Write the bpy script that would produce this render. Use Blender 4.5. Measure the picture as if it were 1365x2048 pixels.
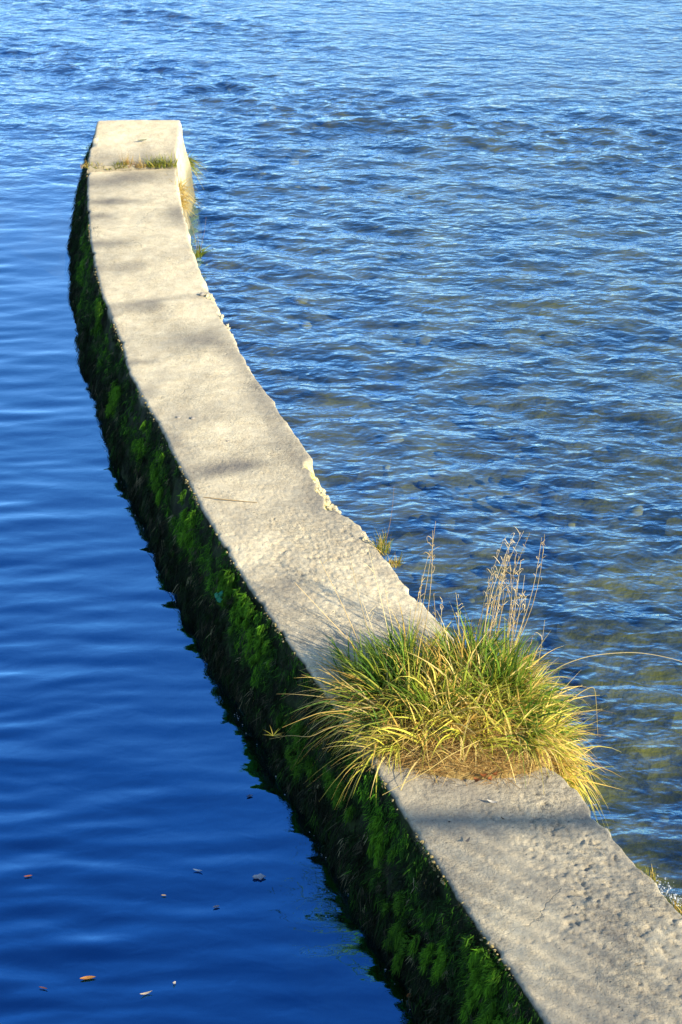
import bpy, math, random
import numpy as np
from mathutils import Vector
random.seed(7); RNG = np.random.default_rng(7)
scene = bpy.context.scene
for o in list(bpy.data.objects): bpy.data.objects.remove(o)
COL = scene.collection

# ------------------------------------------------------------------ camera
WALL_Z = 0.50                      # wall top above the water (water mean level z = 0)
CAM_Z = WALL_Z + 4.27
PITCH = math.radians(29.5); LENS = 60.0
cam_d = bpy.data.cameras.new('camera'); cam = bpy.data.objects.new('camera', cam_d); COL.objects.link(cam)
cam.location = (0, 0, CAM_Z); cam.rotation_euler = (math.pi/2 - PITCH, 0, 0)
cam_d.sensor_fit = 'VERTICAL'; cam_d.sensor_height = 36; cam_d.sensor_width = 24; cam_d.lens = LENS
cam_d.clip_start = 0.05; cam_d.clip_end = 2000
cam_d.dof.use_dof = True; cam_d.dof.focus_distance = 7.0; cam_d.dof.aperture_fstop = 9.0
scene.camera = cam

# ------------------------------------------------------------------ sky and sun
SUN_EL = math.radians(27); SUN_AZ = math.atan2(0.76, -0.65)     # azimuth clockwise from +Y
w = bpy.data.worlds.new('World'); scene.world = w; w.use_nodes = True
nt = w.node_tree; bg = nt.nodes['Background']
sky = nt.nodes.new('ShaderNodeTexSky'); sky.sky_type = 'NISHITA'; sky.sun_disc = False
sky.sun_elevation = SUN_EL; sky.sun_rotation = SUN_AZ
sky.air_density = 1.0; sky.dust_density = 0.3; sky.ozone_density = 3.0
nt.links.new(sky.outputs[0], bg.inputs[0]); bg.inputs[1].default_value = 0.15
sd = bpy.data.lights.new('sun', 'SUN'); sun = bpy.data.objects.new('sun', sd); COL.objects.link(sun)
sd.energy = 5.0; sd.angle = math.radians(0.53); sd.color = (1.0, 0.86, 0.62)
S = Vector((math.sin(SUN_AZ)*math.cos(SUN_EL), math.cos(SUN_AZ)*math.cos(SUN_EL), math.sin(SUN_EL)))
sun.rotation_euler = (-S).to_track_quat('-Z', 'Y').to_euler()
vs = scene.view_settings
vs.view_transform = 'Standard'; vs.look = 'None'; vs.gamma = 1; vs.use_curve_mapping = False
vs.exposure = 0.75
scene.cycles.max_bounces = 8; scene.cycles.transparent_max_bounces = 12

# ------------------------------------------------------------------ helpers
FPX = 2048*LENS/36
def pix(x, y, z=WALL_Z):
    """photo pixel -> point on the horizontal level z"""
    u = (x-682.5)/FPX; v = (y-1024)/FPX
    t = (CAM_Z-z)/(math.sin(PITCH)+v*math.cos(PITCH))
    return (u*t, (math.cos(PITCH)-v*math.sin(PITCH))*t, z)
def _hash(ix, iy, seed):
    h = (ix.astype(np.int64)*374761393 + iy.astype(np.int64)*668265263 + seed*974634777) & 0x7fffffff
    h = ((h ^ (h >> 13))*1274126177) & 0x7fffffff
    return (h ^ (h >> 16)) & 0xffff
def perlin(x, y, seed=0):
    x = np.asarray(x, float); y = np.asarray(y, float)
    ix = np.floor(x); iy = np.floor(y); fx = x-ix; fy = y-iy
    ux = fx*fx*fx*(fx*(fx*6-15)+10); uy = fy*fy*fy*(fy*(fy*6-15)+10)
    def g(dx, dy):
        a = _hash(ix+dx, iy+dy, seed)*(2*math.pi/65536)
        return np.cos(a)*(fx-dx)+np.sin(a)*(fy-dy)
    a = g(0,0); b = g(1,0); c = g(0,1); d = g(1,1)
    return ((a+(b-a)*ux)*(1-uy)+(c+(d-c)*ux)*uy)*1.5
def fbm(x, y, oct=4, seed=0, gain=.5):
    r = 0; a = 1.0; f = 1.0
    for k in range(oct):
        r = r + a*perlin(x*f+k*17.3, y*f-k*9.1, seed+k); a *= gain; f *= 2.03
    return r
def sstep(a, b, x):
    t = np.clip((np.asarray(x, float)-a)/(b-a), 0, 1); return t*t*(3-2*t)

def mesh_obj(name, verts, faces, mat, parent=None, smooth=True, attrs=None, loc=None):
    me = bpy.data.meshes.new(name)
    if isinstance(faces, np.ndarray):
        verts = np.asarray(verts, np.float32); n, k = faces.shape
        me.vertices.add(len(verts)); me.vertices.foreach_set('co', verts.ravel())
        me.loops.add(n*k); me.loops.foreach_set('vertex_index', faces.astype(np.int32).ravel())
        me.polygons.add(n); me.polygons.foreach_set('loop_start', np.arange(0, n*k, k, dtype=np.int32))
        me.update(calc_edges=True)
    else:
        me.from_pydata([tuple(v) for v in verts], [], faces)
    if smooth: me.polygons.foreach_set('use_smooth', np.ones(len(me.polygons), bool))
    for k, v in (attrs or {}).items():
        v = np.asarray(v, np.float32)
        if v.ndim == 1:
            at = me.attributes.new(k, 'FLOAT', 'POINT'); at.data.foreach_set('value', v)
        else:
            at = me.attributes.new(k, 'FLOAT_COLOR', 'POINT')
            at.data.foreach_set('color', np.c_[v, np.ones(len(v))].astype(np.float32).ravel())
    if mat: me.materials.append(mat)
    me.validate(); me.update()
    o = bpy.data.objects.new(name, me); COL.objects.link(o)
    if parent: o.parent = parent
    if loc is not None: o.location = loc
    return o
def empty(name, loc):
    o = bpy.data.objects.new(name, None); COL.objects.link(o); o.location = loc; o.empty_display_size = .1; return o
def tag(o, label, cat, group=None, kind=None):
    o['label'] = label; o['category'] = cat
    if group: o['group'] = group
    if kind: o['kind'] = kind
    return o
def grid_faces(nr, nc):
    i = np.arange(nr-1)[:, None]*nc+np.arange(nc-1)[None, :]
    return np.stack([i, i+1, i+nc+1, i+nc], -1).reshape(-1, 4)

class Mat:
    def __init__(s, name):
        s.m = bpy.data.materials.new(name); s.m.use_nodes = True; s.t = s.m.node_tree
        s.b = s.t.nodes['Principled BSDF']; s.out = s.t.nodes['Material Output']
    def n(s, typ, **kw):
        q = s.t.nodes.new('ShaderNode'+typ)
        for k, v in kw.items():
            if k[0] == 'i' and k[1:].isdigit(): q.inputs[int(k[1:])].default_value = v
            elif k.startswith('in_'): q.inputs[k[3:].replace('_', ' ')].default_value = v
            else: setattr(q, k, v)
        return q
    def l(s, a, b): s.t.links.new(a, b)
    def noise(s, scale, detail=4, rough=.55, vec=None, dist=0):
        q = s.n('TexNoise', in_Scale=scale, in_Detail=detail, in_Roughness=rough, in_Distortion=dist)
        if vec is not None: s.l(vec, q.inputs['Vector'])
        return q.outputs['Fac']
    def ramp(s, fac, stops):
        q = s.n('ValToRGB'); e = q.color_ramp.elements
        while len(e) < len(stops): e.new(.5)
        for k, (p, c) in enumerate(stops):
            e[k].position = p; e[k].color = (*c, 1) if len(c) == 3 else c
        s.l(fac, q.inputs[0]); return q.outputs[0]
    def mix(s, fac, a, b, blend='MIX'):
        q = s.n('Mix', data_type='RGBA', blend_type=blend)
        for sock, v in ((q.inputs[0], fac), (q.inputs[6], a), (q.inputs[7], b)):
            if isinstance(v, (int, float)): sock.default_value = v
            elif isinstance(v, tuple): sock.default_value = (*v, 1)
            else: s.l(v, sock)
        return q.outputs[2]
    def math(s, op, a, b=0.0, clamp=False):
        q = s.n('Math', operation=op, use_clamp=clamp)
        for k, v in enumerate((a, b)):
            if isinstance(v, (int, float)): q.inputs[k].default_value = v
            else: s.l(v, q.inputs[k])
        return q.outputs[0]
    def attr(s, name, out='Fac'): return s.n('Attribute', attribute_name=name).outputs[out]
    def obj(s): return s.n('TexCoord').outputs['Object']
    def bump(s, h, strength, dist):
        q = s.n('Bump', in_Strength=strength, in_Distance=dist); s.l(h, q.inputs['Height']); return q.outputs[0]

# ------------------------------------------------------------------ materials
def concrete_material():
    m = Mat('weathered_concrete'); P = m.n('NewGeometry').outputs['Position']
    stain_shade = m.attr('stain_shade'); chip = m.attr('chip'); side = m.attr('side')
    n1 = m.noise(2.6, 5, .6, P); n2 = m.noise(14, 5, .65, P); n3 = m.noise(130, 3, .6, P); n4 = m.noise(45, 4, .7, P)
    base = m.mix(m.ramp(n2, [(.35, (0,0,0)), (.68, (1,1,1))]), (.66, .565, .375), (.82, .735, .52))
    f = m.math('ADD', stain_shade, m.math('MULTIPLY', m.math('SUBTRACT', n1, .5), .8))
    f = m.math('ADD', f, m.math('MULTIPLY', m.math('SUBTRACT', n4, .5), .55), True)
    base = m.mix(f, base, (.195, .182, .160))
    speck = m.ramp(n3, [(.32, (.74,.73,.70)), (.45, (1,1,1)), (.62, (1,1,1)), (.74, (1.14,1.12,1.06))])
    base = m.mix(1.0, base, speck, 'MULTIPLY')
    n5 = m.noise(70, 2, .5, P)
    gritty = m.ramp(m.noise(3.3, 3, .6, P), [(.44, (.08,.08,.08)), (.68, (.9,.9,.9))])
    base = m.mix(gritty, base, m.mix(1.0, base, m.ramp(n5, [(.30, (.62,.60,.58)), (.42, (.97,.97,.97)), (.62, (1.05,1.04,1.0)), (.75, (1.25,1.2,1.1))]), 'MULTIPLY'))
    pk = m.n('TexVoronoi', in_Scale=26, in_Randomness=1.0); m.l(P, pk.inputs['Vector'])          # sparse dark specks and holes
    pkm = m.math('MULTIPLY', m.ramp(pk.outputs['Distance'], [(.07, (1,1,1)), (.13, (0,0,0))]), m.ramp(m.noise(9, 2, .5, P), [(.52, (0,0,0)), (.60, (1,1,1))]))
    base = m.mix(m.math('MULTIPLY', pkm, .6), base, (.12, .11, .10))
    cr = m.n('TexVoronoi', feature='DISTANCE_TO_EDGE', in_Scale=1.7)      # hairline cracks
    wv = m.n('VectorMath', operation='ADD'); m.l(P, wv.inputs[0])
    nz = m.n('TexNoise', in_Scale=7, in_Detail=4); m.l(P, nz.inputs['Vector'])
    sc = m.n('VectorMath', operation='SCALE', in_Scale=.22); m.l(nz.outputs['Color'], sc.inputs[0]); m.l(sc.outputs[0], wv.inputs[1])
    m.l(wv.outputs[0], cr.inputs['Vector'])
    crk = m.ramp(cr.outputs['Distance'], [(0, (1,1,1)), (.006, (0,0,0))])
    crk = m.math('MULTIPLY', crk, m.ramp(m.noise(1.1, 2, .5, P), [(.58, (0,0,0)), (.68, (1,1,1))]))
    base = m.mix(m.math('MULTIPLY', crk, .5), base, (.10, .09, .08))
    chipc = m.mix(m.ramp(n4, [(.4, (0,0,0)), (.6, (1,1,1))]), (.60, .52, .25), (.74, .66, .42))
    chipc = m.mix(m.ramp(n2, [(.52, (0,0,0)), (.62, (1,1,1))]), chipc, (.30, .27, .03))
    base = m.mix(chip, base, chipc)
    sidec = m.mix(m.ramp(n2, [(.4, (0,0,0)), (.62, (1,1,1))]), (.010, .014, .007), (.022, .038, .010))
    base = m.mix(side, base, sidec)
    m.l(base, m.b.inputs['Base Color']); m.b.inputs['Roughness'].default_value = .93
    m.b.inputs['Specular IOR Level'].default_value = .2
    n6 = m.ramp(m.noise(85, 3, .55, P, .6), [(.44, (0,0,0)), (.52, (1,1,1))])
    h = m.math('ADD', m.math('ADD', m.math('MULTIPLY', n3, .3), m.math('MULTIPLY', n4, .5)), m.math('MULTIPLY', n6, .30))
    h = m.math('SUBTRACT', h, m.math('MULTIPLY', crk, .8))
    h = m.math('SUBTRACT', m.math('MULTIPLY', h, m.math('ADD', m.math('MULTIPLY', gritty, .7), .3)), m.math('MULTIPLY', pkm, .6))
    m.l(m.bump(h, .75, .011), m.b.inputs['Normal'])
    return m.m
CONCRETE = concrete_material()

def leaf_material(name, trans=.35, rough=.6):
    m = Mat(name); c = m.attr('tint', 'Color')
    m.l(c, m.b.inputs['Base Color']); m.b.inputs['Roughness'].default_value = rough
    m.b.inputs['Specular IOR Level'].default_value = .25
    t = m.n('BsdfTranslucent'); m.l(c, t.inputs[0])
    x = m.n('MixShader', i0=trans); m.l(m.b.outputs[0], x.inputs[1]); m.l(t.outputs[0], x.inputs[2])
    m.l(x.outputs[0], m.out.inputs[0]); return m.m
GRASS = leaf_material('grass_blades', .22); MOSS = leaf_material('moss', .25, .9); LEAF = leaf_material('dead_leaf', .2, .55)

def plain(name, col, col2, scale=30, rough=.9, bump=.4):
    m = Mat(name); P = m.obj(); n = m.noise(scale, 4, .6, P)
    m.l(m.mix(m.ramp(n, [(.35, (0,0,0)), (.65, (1,1,1))]), col, col2), m.b.inputs['Base Color'])
    m.b.inputs['Roughness'].default_value = rough
    m.l(m.bump(n, bump, .01), m.b.inputs['Normal']); return m.m
STONE = plain('pale_aggregate', (.46, .40, .22), (.66, .60, .42), 60)
LICHEN = plain('lichen_crumbs', (.22, .17, .05), (.42, .35, .17), 90)
GREYSTONE = plain('grey_pebble', (.20, .19, .17), (.33, .31, .28), 60)
STRAWMAT = plain('matted_roots', (.20, .135, .045), (.36, .26, .09), 55, .95, .8)
TWIG = plain('dry_twig', (.24, .16, .07), (.40, .29, .14), 40)
SCRAP = plain('green_scrap', (.01, .20, .11), (.02, .30, .17), 60, .5)
FOAM_GLINT = plain('foam_glint', (.40, .44, .48), (.60, .64, .68), 50, .4)

def water_material():
    m = Mat('river_water'); P = m.n('NewGeometry').outputs['Position']
    ch = m.attr('chop')
    mp = m.n('Mapping'); m.l(P, mp.inputs['Vector']); mp.inputs['Scale'].default_value = (.75, 1.2, 1)
    n1 = m.noise(8.5, 2, .5, mp.outputs[0], .3); n2 = m.noise(26, 2, .5, mp.outputs[0])
    h = m.math('ADD', m.math('MULTIPLY', n1, m.math('ADD', m.math('MULTIPLY', ch, .024), .0020)),
               m.math('MULTIPLY', n2, m.math('ADD', m.math('MULTIPLY', ch, .0045), .0001)))
    bp = m.n('Bump', in_Strength=1.0, in_Distance=1.0); m.l(h, bp.inputs['Height'])
    lw = m.n('LayerWeight', in_Blend=.5); m.l(bp.outputs[0], lw.inputs['Normal']); fc = lw.outputs['Facing']
    gl = m.n('BsdfGlossy', in_Roughness=.015); m.l(bp.outputs[0], gl.inputs['Normal'])
    m.l(m.ramp(fc, [(.22, (.04, .28, .82)), (.36, (.09, .43, 1.0)), (.55, (.27, .63, 1.0)), (.78, (.58, .79, 1.0))]), gl.inputs['Color'])
    tr = m.n('BsdfTransparent'); tr.inputs['Color'].default_value = (.74, .84, .50, 1)
    deepf = m.math('ADD', m.math('MULTIPLY', m.math('POWER', fc, 1.5), .45), .44)
    clear = m.math('ADD', m.math('MULTIPLY', m.math('POWER', fc, 2.2), 1.05), .035)
    q = m.n('Mix', data_type='FLOAT'); m.l(m.attr('clear'), q.inputs[0]); m.l(deepf, q.inputs[2]); m.l(clear, q.inputs[3])
    mx = m.n('MixShader'); m.l(q.outputs[0], mx.inputs[0]); m.l(tr.outputs[0], mx.inputs[1]); m.l(gl.outputs[0], mx.inputs[2])
    m.l(mx.outputs[0], m.out.inputs[0]); m.t.nodes.remove(m.b); return m.m
WATER = water_material()

def bed_material():
    m = Mat('riverbed_gravel'); P = m.n('NewGeometry').outputs['Position']
    v = m.n('TexVoronoi', in_Scale=6.5); m.l(P, v.inputs['Vector'])
    n = m.noise(2.2, 4, .6, P); n2 = m.noise(22, 3, .6, P)
    c = m.mix(m.ramp(n, [(.40, (0,0,0)), (.58, (1,1,1))]), (.022, .032, .012), (.36, .29, .010))
    c = m.mix(.40, c, m.ramp(v.outputs['Color'], [(.2, (.03,.045,.012)), (.6, (.13,.135,.02)), (.9, (.36,.30,.07))]))
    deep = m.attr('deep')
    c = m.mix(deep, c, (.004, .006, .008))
    m.l(c, m.b.inputs['Base Color']); m.b.inputs['Roughness'].default_value = .9
    m.l(m.bump(m.math('ADD', v.outputs['Distance'], n2), .5, .03), m.b.inputs['Normal']); return m.m
BED = bed_material()

# ------------------------------------------------------------------ wall curve (left top edge measured from the photograph)
LPX = [(173,340),(172,385),(175,444),(181,499),(191,552),(197,569),(229,657),(264,762),(305,830),(349,915),(387,991),(443,1087),
       (496,1176),(573,1286),(637,1369),(768,1566),(830,1664),(874,1734),(922,1817),(966,1875),(1027,1949),(1085,2037)]
LG = np.array([pix(*p)[:2] for p in LPX] + [(-2.03, 13.9)])
PC = np.polyfit(LG[:, 1]-9, LG[:, 0], 4); PD = np.polyder(PC)
Y0 = 4.3; Y1 = 13.9; YC = 12.98
_res = LG[:, 0]-np.polyval(PC, LG[:, 1]-9)
_ty = np.linspace(-3, 16, 1901); _tc = np.clip(_ty, Y0, Y1)-9
_k = np.exp(-((np.clip(_ty, Y0, Y1)[:, None]-LG[None, :, 1])/.33)**2)+1e-6
_tx = np.polyval(PC, _tc)+np.polyval(PD, _tc)*(_ty-9-_tc)+(_k*_res).sum(1)/_k.sum(1)
_td = np.convolve(np.pad(np.gradient(_tx, _ty), 30, mode='edge'), np.ones(61)/61, 'valid')
def edge_x(y):
    return np.interp(np.asarray(y, float), _ty, _tx)+np.where(np.asarray(y) > 16, (np.asarray(y, float)-16)*_td[-1], 0)
def frame(y):
    """left edge point, unit tangent, unit normal to the right"""
    y = np.asarray(y, float); d = np.interp(y, _ty, _td)
    n = np.hypot(d, 1); return edge_x(y), d/n, 1/n      # tangent (d,1)/n ; normal (1,-d)/n
WID = 0.70
def wall_pt(y, t, z):
    """t = metres to the right of the left top edge"""
    x, tx, ty = frame(y); return x+t*ty, y-t*tx, z
def wall_side(x, y):
    """signed distance right of the left edge (approx.)"""
    ex, tx, ty = frame(y); return (np.asarray(x)-ex)*ty

# ------------------------------------------------------------------ river: bed and water
def axis(a, b, h, lo, hi, g=1.12):
    c = list(np.arange(a, b, h)); st = h
    while c[-1] < hi: st *= g; c.append(c[-1]+st)
    st = h; c0 = [a]
    while c0[-1] > lo: st *= g; c0.append(c0[-1]-st)
    return np.array(c0[:0:-1]+c)
def varaxis(lo, hi):
    c = [3.4]; 
    while c[-1] < 23: c.append(c[-1]+.016+max(0, c[-1]-5)*.0021)
    st = .05
    while c[-1] < hi: st *= 1.15; c.append(c[-1]+st)
    c0 = [3.4]; st = .016
    while c0[-1] > lo: st *= 1.2; c0.append(c0[-1]-st)
    return np.array(c0[:0:-1]+c)

xs = axis(-8, 8, .15, -70, 70, 1.25); ys = axis(2, 26, .15, -20, 160, 1.25)
X, Y = np.meshgrid(xs, ys)
sd_ = wall_side(X, Y)
right = sstep(.2, 1.0, sd_)*1.0
beyond = sstep(13.5, 18, Y)
shallow = np.maximum(right, beyond*.9)
depth = 1.6-1.28*shallow + .10*fbm(X*.5, Y*.5, 3, 5)
depth -= .10*shallow*sstep(1.5, 4, sd_)
Z = -depth + .05*shallow*fbm(X*2.2, Y*2.2, 3, 8)
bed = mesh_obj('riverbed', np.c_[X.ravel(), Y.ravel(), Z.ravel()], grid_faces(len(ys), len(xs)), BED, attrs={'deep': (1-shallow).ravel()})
bed['kind'] = 'structure'

xs = axis(-5.2, 5.6, .030, -70, 70, 1.22); ys = varaxis(-20, 160)
X, Y = np.meshgrid(xs, ys)
cell = np.gradient(ys)[:, None]*np.ones_like(X); cellx = np.abs(np.gradient(xs))[None, :]*np.ones_like(X)
fade = 1-sstep(.10, .3, np.maximum(cell, cellx))
sd_ = wall_side(X, Y)
past = sstep(12.5, 16.5, Y+.35*perlin(X*.4, Y*.4, 91))
chop = np.maximum(sstep(.3, .9, sd_), past)
# riffle line behind the wall end
rl = np.array([pix(*p, 0.0)[:2] for p in [(-300, 60), (60, 110), (330, 150), (560, 205), (760, 235), (980, 262), (1300, 285), (1700, 330)]])
ry = np.interp(X, rl[:, 0], rl[:, 1])
riff = np.exp(-((Y-ry)/.75)**2)
riff2 = np.exp(-((Y-(ry+2.4))/.8)**2)*sstep(1, -2, X)
patch = .5+.5*np.clip(fbm(X*.35, Y*.35, 3, 33)*1.4, -1, 1)
def wav(kx, ky, rot, seed, warp=.25):
    c, s_ = math.cos(rot), math.sin(rot)
    U = X*c+Y*s_; V = -X*s_+Y*c
    V = V+warp*perlin(U*kx*.35+3, V*ky*.2, seed+50)/ky*2
    return perlin(U*kx, V*ky, seed)
calm = .0026*wav(.75, 2.6, .12, 1) + .0034*wav(1.3, 5.6, -.10, 2) + .0024*wav(2.2, 9.5, .16, 3) + .0009*wav(4.5, 15, -.05, 4)
lee = .25+.75*sstep(.0, -1.9, sd_)*(.6+.4*patch)
calm = 4.2*calm*lee*(.75+.35*sstep(5, 9, Y))
choppy = .013*wav(1.1, 2.4, -.22, 11, .5) + .011*wav(2.2, 4.6, -.30, 12, .5) + .0075*wav(4.0, 8.0, -.15, 13, .4) + .0036*wav(8.0, 14.0, -.25, 14, .3)
lively = (.80+.25*patch+1.35*riff+.7*riff2)
near_end = np.exp(-(((X+.9)/1.0)**2+((Y-11.5)/2.4)**2))
lively = lively*(1-.50*sstep(15.5, 18.5, Y)*(1-riff2)*(1-.6*riff)) + .25*near_end
Z = fade*(calm*(1-chop)+1.15*choppy*lively*chop)
water = mesh_obj('river_water', np.c_[X.ravel(), Y.ravel(), Z.ravel()], grid_faces(len(ys), len(xs)), WATER,
                 attrs={'chop': np.clip(chop*(.45+.5*lively), 0, 1.3).ravel(), 'clear': (sstep(.3, .9, sd_)*(1-.55*sstep(13, 20, Y))*(.80+.20*sstep(1.6, 3.0, sd_))*(1-.25*sstep(6.5, 9, Y))).ravel()})
water['kind'] = 'structure'
def water_z(x, y):
    j = int(np.clip(np.searchsorted(xs, x), 1, len(xs)-1)); i = int(np.clip(np.searchsorted(ys, y), 1, len(ys)-1))
    return float(max(Z[i, j], Z[i-1, j], Z[i, j-1], Z[i-1, j-1]))

# river stones under the shallow water
def stone_mesh(seed, sub=2, flat=.6, rough=.28):
    import bmesh
    bm = bmesh.new(); bmesh.ops.create_icosphere(bm, subdivisions=sub, radius=1)
    rr = random.Random(seed); off = rr.random()*50
    for v in bm.verts:
        c = v.co; r = 1+rough*float(perlin(c.x*1.3+off, c.y*1.3+c.z*1.7, seed))+rough*.5*float(perlin(c.x*3+off, c.y*3-c.z*2.6, seed+1))
        v.co = Vector((c.x*r, c.y*r*.8, c.z*r*flat))
    V = np.array([v.co[:] for v in bm.verts]); F = np.array([[v.index for v in f.verts] for f in bm.faces]); bm.free(); return V, F
SV = [stone_mesh(k, 2) for k in range(5)]
def scatter_stones(pts, sizes, seed=3):
    rr = np.random.default_rng(seed); VV = []; FF = []; n = 0; TT = []
    for (x, y, z), s in zip(pts, sizes):
        V, F = SV[rr.integers(5)]; a = rr.random()*6.28; c, s_ = math.cos(a), math.sin(a)
        q = V*s; q = np.c_[q[:, 0]*c-q[:, 1]*s_, q[:, 0]*s_+q[:, 1]*c, q[:, 2]]+(x, y, z)
        VV.append(q); FF.append(F+n); n += len(V); TT.append(np.full(len(V), rr.random()))
    return np.concatenate(VV), np.concatenate(FF), np.concatenate(TT)
def bedstone_material():
    m = Mat('river_stones'); P = m.n('NewGeometry').outputs['Position']; t = m.attr('tone')
    c = m.ramp(t, [(.0, (.035,.05,.012)), (.55, (.10,.11,.016)), (.82, (.20,.18,.02)), (.95, (.50,.40,.05)), (1, (.75,.62,.3))])
    c = m.mix(m.math('MULTIPLY', m.noise(14, 4, .6, P), .6), c, (.05, .055, .012))
    m.l(c, m.b.inputs['Base Color']); m.b.inputs['Roughness'].default_value = .85; return m.m
pts = []; szs = []
while len(pts) < 2200:
    y = RNG.uniform(3.6, 22); x = RNG.uniform(-4.5, 5.5)
    sdv = float(wall_side(x, y))
    if sdv < 1.25 and y < 15.5: continue
    s = RNG.choice([.025, .045, .07, .11], p=[.44, .40, .15, .01])*RNG.uniform(.8, 1.25)
    if y > 12 and RNG.random() < .4: continue
    if s > .05 and sdv < 2.2 and y < 6.5: continue
    pts.append((x, y, -.31-.05*RNG.random()+s*.1)); szs.append(s)
V, F, T = scatter_stones(pts, szs)
o = mesh_obj('river_stones', V, F, bedstone_material(), attrs={'tone': T})
tag(o, 'olive and brown stones lying under the shallow rippling water', 'stones', kind='stuff')

# ------------------------------------------------------------------ the wall
wall = empty('river_wall', (float(edge_x(6.0))+.35, 6.0, 0)); tag(wall, 'long curved concrete river wall with mossy shaded side, running out into water', 'wall')
def inv(o, parent):
    o.parent = parent; o.matrix_parent_inverse = parent.matrix_basis.inverted() if False else __import__('mathutils').Matrix.Translation(-Vector(parent.location)); return o

def img_y(y, z=WALL_Z):      # photo row of ground distance y: only used to place marks measured in the photograph
    return y
YY = lambda py: pix(682, py)[1]
SHADE_STAINS = []  # grey patches: soft tree shadows painted into the colour, mixed with real stains
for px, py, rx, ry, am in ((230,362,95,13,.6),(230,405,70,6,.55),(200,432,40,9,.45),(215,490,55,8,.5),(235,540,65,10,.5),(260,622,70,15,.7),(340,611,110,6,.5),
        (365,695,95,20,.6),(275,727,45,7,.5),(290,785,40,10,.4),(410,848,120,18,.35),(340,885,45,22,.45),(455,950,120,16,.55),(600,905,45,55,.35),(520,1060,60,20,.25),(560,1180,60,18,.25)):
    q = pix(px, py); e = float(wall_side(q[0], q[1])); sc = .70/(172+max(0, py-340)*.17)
    SHADE_STAINS.append((q[1], e, rx*sc, abs(pix(px, py-ry)[1]-q[1]), am))
def relief(Y, T):
    """height relief of the top surface (m), plus mask of stains and painted shade"""
    near = 1-sstep(7.5, 10, Y)
    z = .006*fbm(Y*1.1, T*1.4, 3, 21) + .0022*fbm(Y*9, T*9, 3, 22)
    rough = np.clip(.22+.9*fbm(Y*.9+4, T*1.6, 2, 23)+.35*sstep(.25, .6, T), .05, 1)
    roughN = rough*(.35+.65*near)
    z += .0026*roughN*fbm(Y*42, T*42, 2, 24, .6)
    # worn, pitted aggregate on the near right part
    worn = np.exp(-((Y-YY(1830))/.58)**2)*(.55+.45*sstep(-.2, .3, perlin(Y*5, T*5, 144)))*sstep(.14, .50, T+.12*perlin(Y*4, T*4, 132))*(1-sstep(.63, .70, T))
    worn = np.maximum(worn, .9*np.exp(-((Y-YY(1590))/.10)**2)*sstep(.40, .52, T))
    worn = np.maximum(worn, .55*np.exp(-((Y-YY(1150))/.55)**2)*sstep(.05, .3, T))
    worn = np.maximum(worn, .5*(Y < 4.6)*sstep(.1, .5, T))
    pit = perlin(Y*17, T*17, 25)+.5*perlin(Y*38, T*38, 26)
    z -= worn*.010*sstep(.50, .58, pit)
    pit2 = perlin(Y*34+3, T*36, 127)+.5*perlin(Y*70, T*70, 128); z -= worn*.0065*sstep(.40, .50, pit2)
    z += worn*.005*sstep(.34, .5, perlin(Y*27+7, T*29, 27))
    z += worn*.0035*fbm(Y*46, T*46, 2, 28)
    # hammered texture mid wall
    ham = np.exp(-((Y-YY(1130))/.75)**2)
    z -= ham*.0034*sstep(.24, .40, perlin(Y*48+T*18, T*42-Y*14, 29)+.4*perlin(Y*80, T*80, 129))
    z -= .0028*sstep(.42, .58, perlin(Y*46, T*46, 130)+.3*perlin(Y*9, T*9, 131))*near
    # long undulation of the far part
    far = sstep(8.5, 10, Y)
    z += far*.011*perlin(Y*1.75+.3, T*.7, 30)
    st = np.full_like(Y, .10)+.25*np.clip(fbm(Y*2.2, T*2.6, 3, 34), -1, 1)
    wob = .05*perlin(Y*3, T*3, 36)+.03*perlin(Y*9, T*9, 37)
    for py_, t0, rt, ry_, am in SHADE_STAINS:
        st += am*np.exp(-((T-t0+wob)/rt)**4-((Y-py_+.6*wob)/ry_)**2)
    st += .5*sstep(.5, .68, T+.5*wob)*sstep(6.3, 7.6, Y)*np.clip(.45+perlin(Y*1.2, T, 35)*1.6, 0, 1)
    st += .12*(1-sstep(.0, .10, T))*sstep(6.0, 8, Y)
    st += .20*(1-sstep(6.5, 9.5, Y))+.34*(1-sstep(5.2, 6.8, Y))  # near stretch painted greyer to stand in for half shade
    return z, np.clip(st, 0, 1)

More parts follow.
